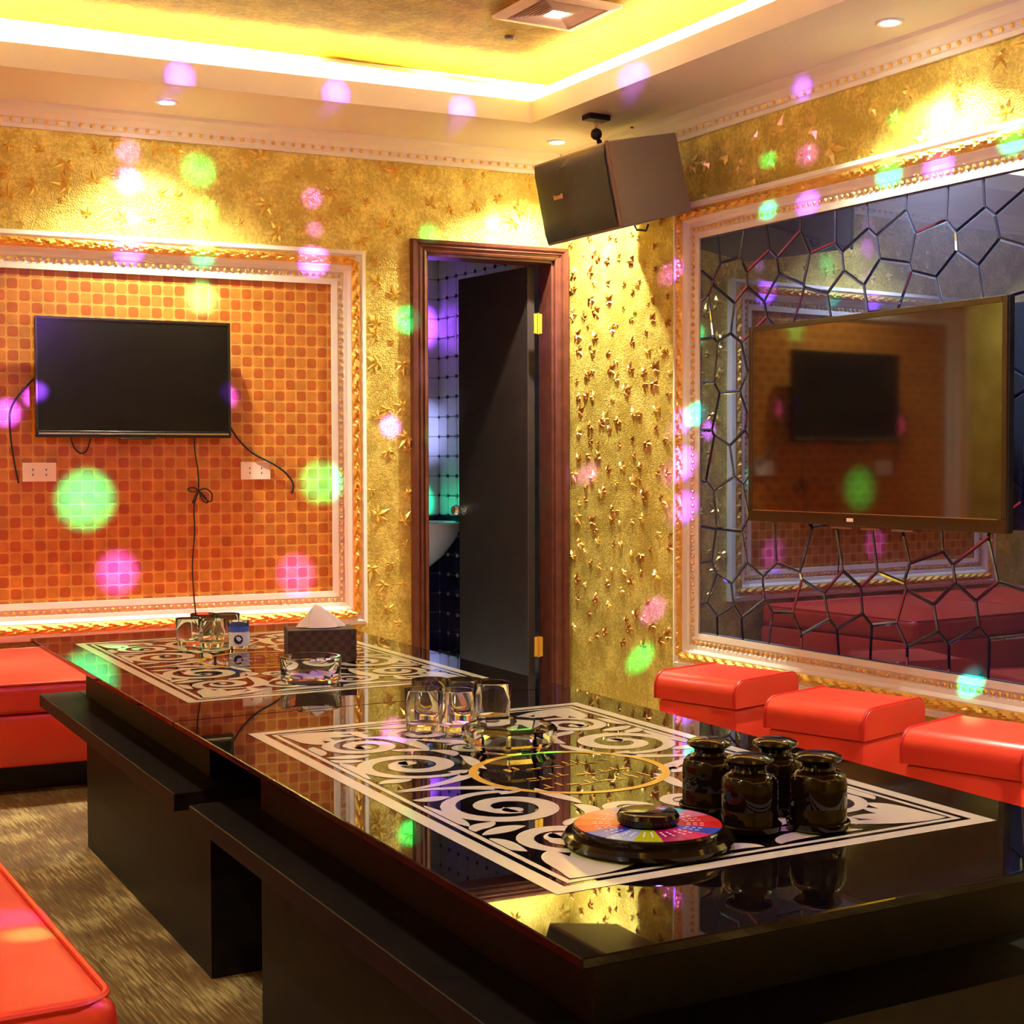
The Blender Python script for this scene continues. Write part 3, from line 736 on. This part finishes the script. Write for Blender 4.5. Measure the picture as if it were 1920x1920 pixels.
def outlet(label, u, z):
    t = thing('power_outlet', label, 'outlet', B(u*SC, zq(z), .0065), RZB, 'white wall outlets')
    b = MB(); b.box((0, -.009, 0), (.126, 0, .074), .002, 2); pl = b.build('plate', 'plate', t)
    for k in (.038, .088):
        for q in (-1, 1):
            b = MB(); b.box((k-.002, -.0096, .037+q*.010-.004), (k+.002, -.0091, .037+q*.010+.004)); b.build('socket_slot', 'hole', pl)
outlet('white wall outlet plate below the left end of the smaller television', -2.205, 1.018)
outlet('white wall outlet plate right of the smaller television with a cable above it', -1.412, 1.020)
def bpt(px, py, d=.012):
    return on_plane(px, py, NB, NB.dot(COR)+d)
def smooth(P, n=6):
    out = []
    for i in range(len(P)-1):
        p0, p1, p2, p3 = P[max(0, i-1)], P[i], P[i+1], P[min(len(P)-1, i+2)]
        for k in range(n):
            t = k/n; out.append(.5*((2*p1)+(p2-p0)*t+(2*p0-5*p1+4*p2-p3)*t*t+(3*p1-p0-3*p2+p3)*t**3))
    return out+[P[-1]]
def cable(label, pts, r=.0035, d=.012):
    m = MB(); m.tube(smooth([bpt(x, y, d) for x, y in pts]), r, 6)
    return m
tag(cable('', [(68, 705), (52, 722), (30, 748), (19, 775), (20, 820), (27, 868), (35, 906)]).build('cable', 'cable', None, True), 'black cable hanging left of the smaller television', 'cable')
tag(cable('', [(416, 770), (427, 792), (448, 825), (478, 852), (513, 870), (537, 888), (550, 908), (547, 926)], .0045, .02).build('cable', 'cable', None, True), 'black cable running over the right outlet plate', 'cable')
tag(cable('', [(132, 820), (140, 840), (152, 850), (163, 844), (170, 822)], .003).build('cable', 'cable', None, True), 'thin cable loop under the smaller television', 'cable')
kt = thing('cable', 'black cable with a tied knot hanging down to the panel frame', 'cable', (0, 0, 0))
cable('', [(364, 812), (366, 850), (371, 880), (372, 918), (364, 950), (365, 1000), (361, 1060), (363, 1110), (367, 1150)], .003, .03).build('cord', 'cable', kt, True)
for lp in ([(372, 920), (385, 916), (397, 925), (396, 940), (384, 934), (373, 921)], [(372, 920), (360, 922), (352, 917), (364, 914), (372, 920)], [(372, 921), (366, 930), (361, 943), (367, 936), (372, 921)], [(373, 920), (382, 928), (390, 942), (380, 938), (373, 920)]):
    cable('', lp, .003, .03).build('knot_loop', 'cable', kt, True)

# ================================================================== loudspeaker
Mt, Mb = at_depth(1138, 264, 5.0*SC), at_depth(1167, 428, 5.0*SC)
Lt, Lb = at_depth(1000, 311, 5.50*SC), at_depth(1027, 462, 5.50*SC)
Rt, Rb = at_depth(1268, 248, 5.36*SC), at_depth(1298, 396, 5.36*SC)
Kt, Kb = Lt+Rt-Mt, Lb+Rb-Mb
sp = thing('loudspeaker', 'black loudspeaker hung from the soffit in the room corner', 'loudspeaker', (0, 0, 0))
def lerp(a, b, t): return a+(b-a)*t
bt = MB(); q = .035
bt.hexa([Mb, Rb, Kb, Lb, Mt, Rt, Kt, Lt]); bmesh.ops.bevel(bt.bm, geom=bt.bm.edges[:], offset=.006, segments=1, affect='EDGES'); bt.build('cabinet', 'spkside', sp)
nf = (Lt-Mt).cross(Mb-Mt).normalized()
if nf.dot(EYE-Mt) < 0: nf = -nf
gr = MB(); ii = 14; jj = 8; rows = []
for i in range(ii+1):
    t = .035+.95*i/ii; row = []
    for j in range(jj+1):
        s = .03+.94*j/jj; bul = .030*sin(pi*min(1, max(0, t)))**.6*min(1, (jj/2-abs(j-jj/2))/(jj/2)*5)
        row.append(gr.bm.verts.new(lerp(lerp(Mt, Lt, t), lerp(Mb, Lb, t), s)+nf*(.002+bul)))
    rows.append(row)
for A, Bq in zip(rows, rows[1:]):
    for j in range(jj): gr.bm.faces.new((A[j], A[j+1], Bq[j+1], Bq[j]))
g = gr.build('grille', 'spkfront', sp, True)
ed = MB(); ed.tube([Mt+nf*.003, Mb+nf*.003], .007, 6); ed.build('edge_trim', 'spkedge', sp)
lg = MB(); c0 = lerp(lerp(Mt, Lt, .64), lerp(Mb, Lb, .64), .50)+nf*.0335; ux = (Mt-Lt).normalized(); uz = (Mt-Mb).normalized()
for k in range(5):      # illegible maker's letters
    a = c0+ux*(k*.0155-.03); lg.hexa([a+ux*dx+uz*dz+nf*dn for dn in (0, .002) for dx, dz in ((0, 0), (.012, 0), (.012, .018 if k in (0, 4) else .014), (0, .018 if k in (0, 4) else .014))])
lg.build('logo', 'logo', sp)
mp = on_z(1118, 216, ZS)
b = MB(); b.box((mp.x-.05, mp.y-.03, ZS-.022), (mp.x+.05, mp.y+.03, ZS), .003, 1); b.build('ceiling_plate', 'black', sp)
b = MB(); b.tube([(mp.x, mp.y, ZS-.02), (mp.x, mp.y, ZS-.06)], .008, 8); b.build('stem', 'chrome', sp)
b = MB(); b.ball((mp.x, mp.y, ZS-.075), .024, 2); b.build('ball_joint', 'black', sp, True)
ctr = (Mt+Rt+Kt+Lt)/4
b = MB(); b.tube([(mp.x, mp.y, ZS-.085), lerp(Vector((mp.x, mp.y, ZS-.085)), ctr, .4), lerp(ctr, Kt, .45)+Vector((0, 0, -.03))], .011, 8); b.build('bracket_arm', 'black', sp)
b = MB(); fp = lerp(Mb, Rb, .22)+ (lerp(Lb, Kb, .22)-lerp(Mb, Rb, .22))*.05; b.tube([fp+Vector((0, 0, .0)), fp+Vector((.01, 0, -.016)), fp+Vector((.045, -.01, -.018)), fp+Vector((.055, -.01, .006))], .004, 6); b.build('cable_clip', 'black', sp)

# ================================================================== ceiling fittings
def downlight(label, x, y, watts, real=True):
    if real:
        t = thing('downlight', label, 'downlight', (x, y, ZS), 0, 'recessed soffit downlights')
        b = MB(); b.lathe([(.030, -.001), (.046, -.001), (.046, -.005), (.040, -.008), (.030, -.006)], 28, close=True); b.build('trim_ring', 'white', t, True)
        b = MB(); b.lathe([(0, -.004), (.0295, -.004), (.0295, -.001), (0, -.001)], 28); b.build('lens', 'lamp', t)
    spot((x, y, ZS-.012), (x, y, 0), (1, 1, .78), watts, radians(120), 1.0, .025, 'downlight_lamp')
p1, p2, p3 = on_z(312, 190, ZS), on_z(1045, 265, ZS), on_z(1668, 40, ZS)
downlight('glowing round downlight in the soffit above the orange checked panel', p1.x, p1.y, DOWN_W)
downlight('glowing round downlight in the soffit corner beside the loudspeaker', p2.x, p2.y, DOWN_W*1.8)
downlight('glowing round downlight in the soffit above the mirror', p3.x, p3.y, DOWN_W*1.4)
for x, y, k_ in ((.05, 5.72, .8), (3.3, 1.6, 1.6), (3.38, -.4, .7), (-.1, 3.4, .45), (-.1, 1.5, .45), (1.5, -1.45, .7)):
    downlight('', x, y, DOWN_W*k_, False)
vA, vB, vC = on_z(928, 27, ZU), on_z(1070, 54, ZU), on_z(1170, 8, ZU)
cx, cy, hw = (vA.x+vB.x)/2, (vB.y+vC.y)/2, .168
v = thing('ceiling_vent', 'square louvred air vent in the gold ceiling with a lamp in it', 'air vent', (cx, cy, ZU), 0)
b = MB()
for k in range(4):
    b2 = Matrix.Rotation(k*pi/2, 3, 'Z'); P = [Vector(q) for q in ((-hw, -hw, -.012), (hw, -hw, -.012), (hw-.035, -hw+.035, -.018), (-hw+.035, -hw+.035, -.018))]
    b.hexa([b2 @ q for q in P]+[b2 @ (q+Vector((0, 0, .012))) for q in P])
b.build('frame', 'ventw', v)
b = MB(); b.box((-hw+.03, -hw+.03, -.003), (hw-.03, hw-.03, -.0005)); b.build('backing', 'ventd', v)
for i in range(8):
    r = hw-.045-i*.0125
    if r < .035: break
    b = MB()
    for k in range(4):
        b2 = Matrix.Rotation(k*pi/2, 3, 'Z'); P = [Vector(q) for q in ((-r, -r, -.016), (r, -r, -.016), (r-.006, -r+.006, -.006), (-r+.006, -r+.006, -.006))]
        b.hexa([b2 @ q for q in P]+[b2 @ (q+Vector((0, 0, .002))) for q in P])
    b.build('louvre', 'ventw', v)
b = MB(); b.lathe([(0, -.02), (.022, -.02), (.024, -.006), (0, -.006)], 20); b.build('lamp', 'lamp', v)
hp = on_z(955, 68, ZU); b = MB(); b.lathe([(0, -.012), (.014, -.012), (.02, -.006), (.021, 0), (0, 0)], 18)
tag(b.build('ceiling_sensor', 'ventd', None, True, loc=(hp.x, hp.y, ZU-.0003)), 'small dark round fitting on the gold ceiling near the vent', 'sensor')
hp = on_z(1185, 238, ZS); b = MB(); b.lathe([(0, -.006), (.006, -.005), (.007, 0), (0, 0)], 12)
tag(b.build('screw_head', 'ventd', None, True, loc=(hp.x, hp.y, ZS-.0003)), 'tiny dark screw in the soffit above the loudspeaker', 'screw')

# ================================================================== things on the tables
TZ = T+.0012
def tumbler_mesh(r, h, name='tumbler'):
    g = MB(); g.lathe([(0, 0), (r*.86, 0), (r*.92, .003), (r, h*.5), (r*1.03, h-.001), (r*1.01, h), (r*1.0, h-.001), (r*.965, h*.5), (r*.88, .016), (r*.6, .0125), (0, .012)], 40)
    return g.mesh(name, 'clear', True)
def px_t(px, py): return on_z(px, py, T)
tm1 = tumbler_mesh(.0345, .078)
for px, py, lb in ((794, 1371, 'clear tumbler at the left front of the near glass cluster'), (857, 1373, 'clear tumbler at the front of the near cluster beside the crystal ashtray'), (806, 1349, 'clear tumbler at the back left of the near glass cluster'), (870, 1349, 'clear tumbler at the back of the near glass cluster'), (924, 1356, 'clear tumbler at the right end of the near glass cluster')):
    p = px_t(px, py); tag(link('tumbler', tm1, None, (p.x, p.y, TZ)), lb, 'glass', 'tumblers on the near table')
tm2 = tumbler_mesh(.036, .074)
for px, py, lb in ((355, 1210, 'clear tumbler at the left of the far glass cluster'), (398, 1213, 'clear tumbler next to the blue labelled glass'), (382, 1200, 'clear tumbler at the back left of the far glass cluster'), (425, 1200, 'clear tumbler at the back right of the far glass cluster')):
    p = px_t(px, py); tag(link('tumbler', tm2, None, (p.x, p.y, TZ)), lb, 'glass', 'tumblers on the far table')
p = px_t(447, 1216); lg = thing('labelled_glass', 'glass with a blue band and round black emblem', 'glass', (p.x, p.y, TZ))
link('glass', tumbler_mesh(.028, .074, 'glass'), lg)
def wrap(mb, r, z0, z1, a0, a1, n=12):
    A = [(r*cos(a0+(a1-a0)*i/n), r*sin(a0+(a1-a0)*i/n)) for i in range(n+1)]
    for i in range(n): mb.poly([(*A[i], z0), (*A[i+1], z0), (*A[i+1], z1), (*A[i], z1)])
b = MB(); wrap(b, .0297, .046, .060, -pi, pi, 32); b.build('blue_band', 'bluelabel', lg)
b = MB(); wrap(b, .0293, .008, .045, -2.9, -.2, 20); b.build('pale_label', 'whitelabel', lg)
b = MB(); ca = atan2(-p.y, -p.x); pts = []
for k in range(20):
    rr_ = .0135 if k % 2 else .0115; a = ca+rr_*cos(k*pi/10)/.03; pts.append((.0301*cos(a), .0301*sin(a), .026+rr_*sin(k*pi/10)))
b.poly(pts); b.build('emblem', 'blacklabel', lg)
# crystal ashtray (octagonal, faceted) on the near table
def ashtray(name, label, px, py, prof, n, m, rz=0):
    p = px_t(px, py); b = MB(); b.lathe(prof, n)
    o = b.build(name, m, None, n > 12, loc=(p.x, p.y, TZ), rz=rz); return tag(o, label, 'ashtray')
ashtray('crystal_ashtray', 'heavy faceted octagonal crystal ashtray beside the near tumblers', 955, 1404, [(0, 0), (.066, 0), (.080, .012), (.084, .036), (.077, .043), (.060, .043), (.052, .015), (.045, .011), (0, .011)], 8, 'crystal', radians(14))
ashtray('round_ashtray', 'round clear glass ashtray in front of the tissue box', 583, 1278, [(0, 0), (.064, 0), (.068, .004), (.070, .055), (.067, .058), (.061, .058), (.056, .022), (.050, .012), (0, .012)], 48, 'clear')
# tissue box
p = px_t(600, 1238); tb = thing('tissue_box', 'dark brown checked tissue box with a pulled-up tissue', 'tissue box', (p.x, p.y, TZ), radians(-16))
bw, bd, bh = .085, .06, .082
b = MB(); b.box((-bw, -bd, 0), (bw, bd, bh), .002, 1); b.build('box', 'tissuebox', tb)
b = MB(); cs = .0142
for i in range(12):
    for j in range(6):
        if (i+j) % 2: continue
        x, z = -bw+i*cs, j*cs*.96
        if x+cs < bw+.001: b.box((x, -bd-.0006, z), (x+cs, -bd-.0001, z+cs*.96))
        y = -bd+i*cs
        if y+cs < bd+.001: b.box((-bw-.0006, y, z), (-bw-.0001, y+cs, z+cs*.96))
o = b.build('check_pattern', 'tissueboxl', tb); o['kind'] = 'stuff'
b = MB(); b.lathe([(.0, bh+.0005), (.04, bh+.0005), (.04, bh+.0015), (0, bh+.0015)], 24); bmesh.ops.scale(b.bm, vec=(1.3, .5, 1), verts=b.bm.verts[:]); b.build('slot', 'plinth', tb)
b = MB(); n = 20; rings = []
for j in range(7):
    t = j/6; row = []
    for i in range(n):
        a = 2*pi*i/n; r = (1-t)**.8; wv = 1+.16*sin(3*a+2*t)+.1*sin(5*a)
        row.append(b.bm.verts.new((.055*r*cos(a)*wv-.014*t+.004, .026*r*sin(a)*wv, bh+.0018+.058*t+.004*sin(4*a)*(t*(1-t)))))
    rings.append(row)
for A, Bq in zip(rings, rings[1:]):
    for i in range(n): b.bm.faces.new((A[i], A[(i+1) % n], Bq[(i+1) % n], Bq[i]))
b.build('tissue', 'tissue', tb, True)
# game wheel
p = px_t(1215, 1584); gw = thing('game_wheel', 'round black drinking-game wheel with rainbow coloured sectors', 'game wheel', (p.x, p.y, TZ), radians(224))
b = MB(); b.lathe([(0, 0), (.100, 0), (.110, .004), (.1125, .010), (.108, .016), (.099, .017), (.097, .013), (0, .013)], 64); b.build('base', 'ebony', gw, True)
b = MB(); b.lathe([(0, .0135), (.094, .0135), (.099, .017), (.099, .024), (.097, .026), (0, .026)], 64); b.build('disc_rim', 'ebony', gw, True)
cols = [(.42, .55, .005), (.34, .005, .09), (.6, .02, .12), (.02, .06, .42), (.60, .01, .01), (.66, .03, .03), (.65, .25, .30), (.04, .55, .52), (.02, .50, .22), (.45, .45, .40), (.65, .35, .2), (.75, .22, .06), (.70, .10, .02), (.6, .02, .02), (.04, .06, .45), (.35, .5, .6)]
for k, c in enumerate(cols):
    mname = 'sector_%d' % k; M[mname] = mat('wheel_sector_paint_%d' % k, c, .25)
    a0, a1 = 2*pi*k/len(cols), 2*pi*(k+1)/len(cols); b = MB(); m_ = 4
    up = [(.038*cos(a0), .038*sin(a0))]+[(.0955*cos(a0+(a1-a0)*i/m_), .0955*sin(a0+(a1-a0)*i/m_)) for i in range(m_+1)]+[(.038*cos(a1), .038*sin(a1))]
    b.prism(up, 'z', .0262, .0272); s_ = b.build('sector', mname, gw)
    b = MB(); am = (a0+a1)/2
    for q in range(2):      # rows of tiny illegible print
        aa = am+(q-.5)*.16
        for w_ in range(3):
            r0 = .05+w_*.0085; e1, e2 = Vector((cos(aa), sin(aa))), Vector((-sin(aa), cos(aa)))
            P = [e1*r0-e2*.0012, e1*(r0+.0055)-e2*.0012, e1*(r0+.0055)+e2*.0012, e1*r0+e2*.0012]; b.poly([(v_.x, v_.y, .02735) for v_ in P])
    o = b.build('print', 'plate', s_)
b = MB(); b.lathe([(0, .0272), (.036, .0272), (.040, .031), (.041, .038), (.038, .043), (.034, .044), (0, .0445)], 48); b.build('hub', 'ebony', gw, True)
# dice cups
def dice_cup(label, px, py, first=[None]):
    p = px_t(px, py)
    if first[0]: return dup(first[0], (p.x, p.y, TZ), random.uniform(0, 6), label)
    t = thing('dice_cup', label, 'dice cup', (p.x, p.y, TZ), 0, 'dark dice cups on the near table')
    b = MB(); b.lathe([(0, 0), (.038, 0), (.0425, .004), (.0435, .011), (.042, .0125), (.040, .008), (0, .008)], 48); b.build('saucer', 'ebony', t, True)
    b = MB(); b.lathe([(0, .0085), (.039, .0085), (.0385, .012), (.0385, .030), (.0377, .0315), (.0377, .0325), (.0385, .034), (.0385, .064), (.0365, .073), (.031, .079), (.024, .081), (0, .081)], 48); b.build('cup', 'ebony', t, True)
    b = MB(); b.lathe([(0, .0812), (.0235, .0812), (.0215, .085), (.0225, .090), (.030, .0935), (.0325, .0965), (.031, .100), (.022, .1035), (0, .1045)], 40); b.build('knob', 'ebony', t, True)
    first[0] = t; return t
dice_cup('dark glossy dice cup at the left, next to the colour wheel', 1330, 1521)
dice_cup('dark glossy dice cup nearest the viewer in the group of four', 1405, 1559)
dice_cup('dark glossy dice cup at the right end of the four', 1534, 1554)
dice_cup('dark glossy dice cup at the back, half hidden by the others', 1453, 1521)

# ================================================================== disco projector beams (spot lamps at one point near the ceiling, plus added fill)
l_ = bpy.data.lights.new('purple_fill', 'POINT'); l_.energy = 16; l_.color = (.45, .15, 1); l_.shadow_soft_size = .06; o_ = bpy.data.objects.new('purple_fill', l_); COL.objects.link(o_); o_.location = (1.45, 1.75, 2.12)  # wide purple fill added at the beam origin to tint dark surfaces
DL = Vector((1.45, 1.75, 2.12)); PU, GR = (.34, .07, 1.0), (.0, 1.0, .42)
def beam(target, col, size, k=1.0, blend=1.0):
    d = (target-DL).length
    spot(DL, target, col, k*SPOT_K*4*pi*d*d*2.2, 2*math.atan(size*1.25/2/d), blend, .012, 'disco_lamp')
def bk(px, py): return bpt(px, py, 0)
def rt(px, py): return on_plane(px, py, Vector((1, 0, 0)), XR)
for f, lst in ((bk, [(240, 340, PU, .11, 1.6), (238, 470, PU, .11, 1.4), (585, 372, PU, .08, 1), (585, 490, PU, .12, 2.4), (380, 400, GR, .12, .6), (378, 560, GR, .13, 1.1), (240, 285, PU, .10, .5), (240, 405, PU, .09, .6), (372, 320, GR, .14, .35), (378, 480, GR, .1, .4), (590, 430, PU, .07, .4), (925, 418, PU, .07, 1), (805, 440, GR, .09, .6),
                     (160, 938, GR, .22, 1.2), (600, 905, GR, .17, 1.2), (220, 1075, PU, .16, 1.6), (555, 1078, PU, .16, 1.4), (12, 775, PU, .10, 1.6), (425, 745, PU, .09, 1.2), (60, 745, PU, .07, 1.2), (732, 800, PU, .09, 2.2), (764, 600, GR, .11, 1.2), (838, 520, PU, .18, 2.2), (832, 820, GR, .16, 1.5), (840, 700, (.45, .5, 1), .26, .45)]),  # the pale blue beam is added to brighten the washroom
               (rt, [(1255, 515, PU, .09, 1.4), (1180, 585, GR, .07, .6), (1100, 888, PU, .09, 1.4), (1225, 1145, PU, .10, 1.6), (1200, 1235, GR, .11, 1.6), (1305, 780, GR, .08, 3), (1272, 880, PU, .13, 1), (1272, 800, PU, .1, .6), (1278, 960, PU, .12, .7), (1440, 300, GR, .06, .7), (1515, 290, PU, .08, 1.1), (1680, 225, GR, .06, .7), (1768, 212, PU, .09, 1.5), (1668, 330, GR, .08, 2.4), (1762, 315, PU, .09, 2.0), (1440, 398, GR, .06, 1.2), (1515, 385, PU, .08, 1.4), (1902, 262, GR, .09, 1.6), (1822, 1285, GR, .08, 2.4), (1505, 170, PU, .07, .8)])):
    for px, py, c, sz, k in lst: beam(f(px, py), c, sz, k)
for px, py, c in ((335, 137, PU), (628, 170, PU), (1185, 143, PU), (860, 205, PU)): beam(on_z(px, py+8, ZS+.03), c, .10, 1.0)
beam(on_z(850, 50, ZU), PU, .22, .5)
for px, py, z, c, sz, k in ((15, 1722, .405, PU, .10, 1.5), (55, 1752, .405, GR, .07, 1.4), (720, 1388, T, PU, .07, 1.2), (610, 1590, T, PU, .05, 1.2), (1262, 1275, .38, PU, .07, 1.0), (300, 1345, T, PU, .06, 1.2), (230, 1215, T, GR, .08, 1), (460, 1235, T, PU, .1, 1), (1000, 1380, T+.03, GR, .10, 1.2), (840, 1335, T+.03, PU, .12, 1.3), (590, 1262, T+.02, PU, .12, 1.3)):
    beam(on_z(px, py, z), c, sz, k)
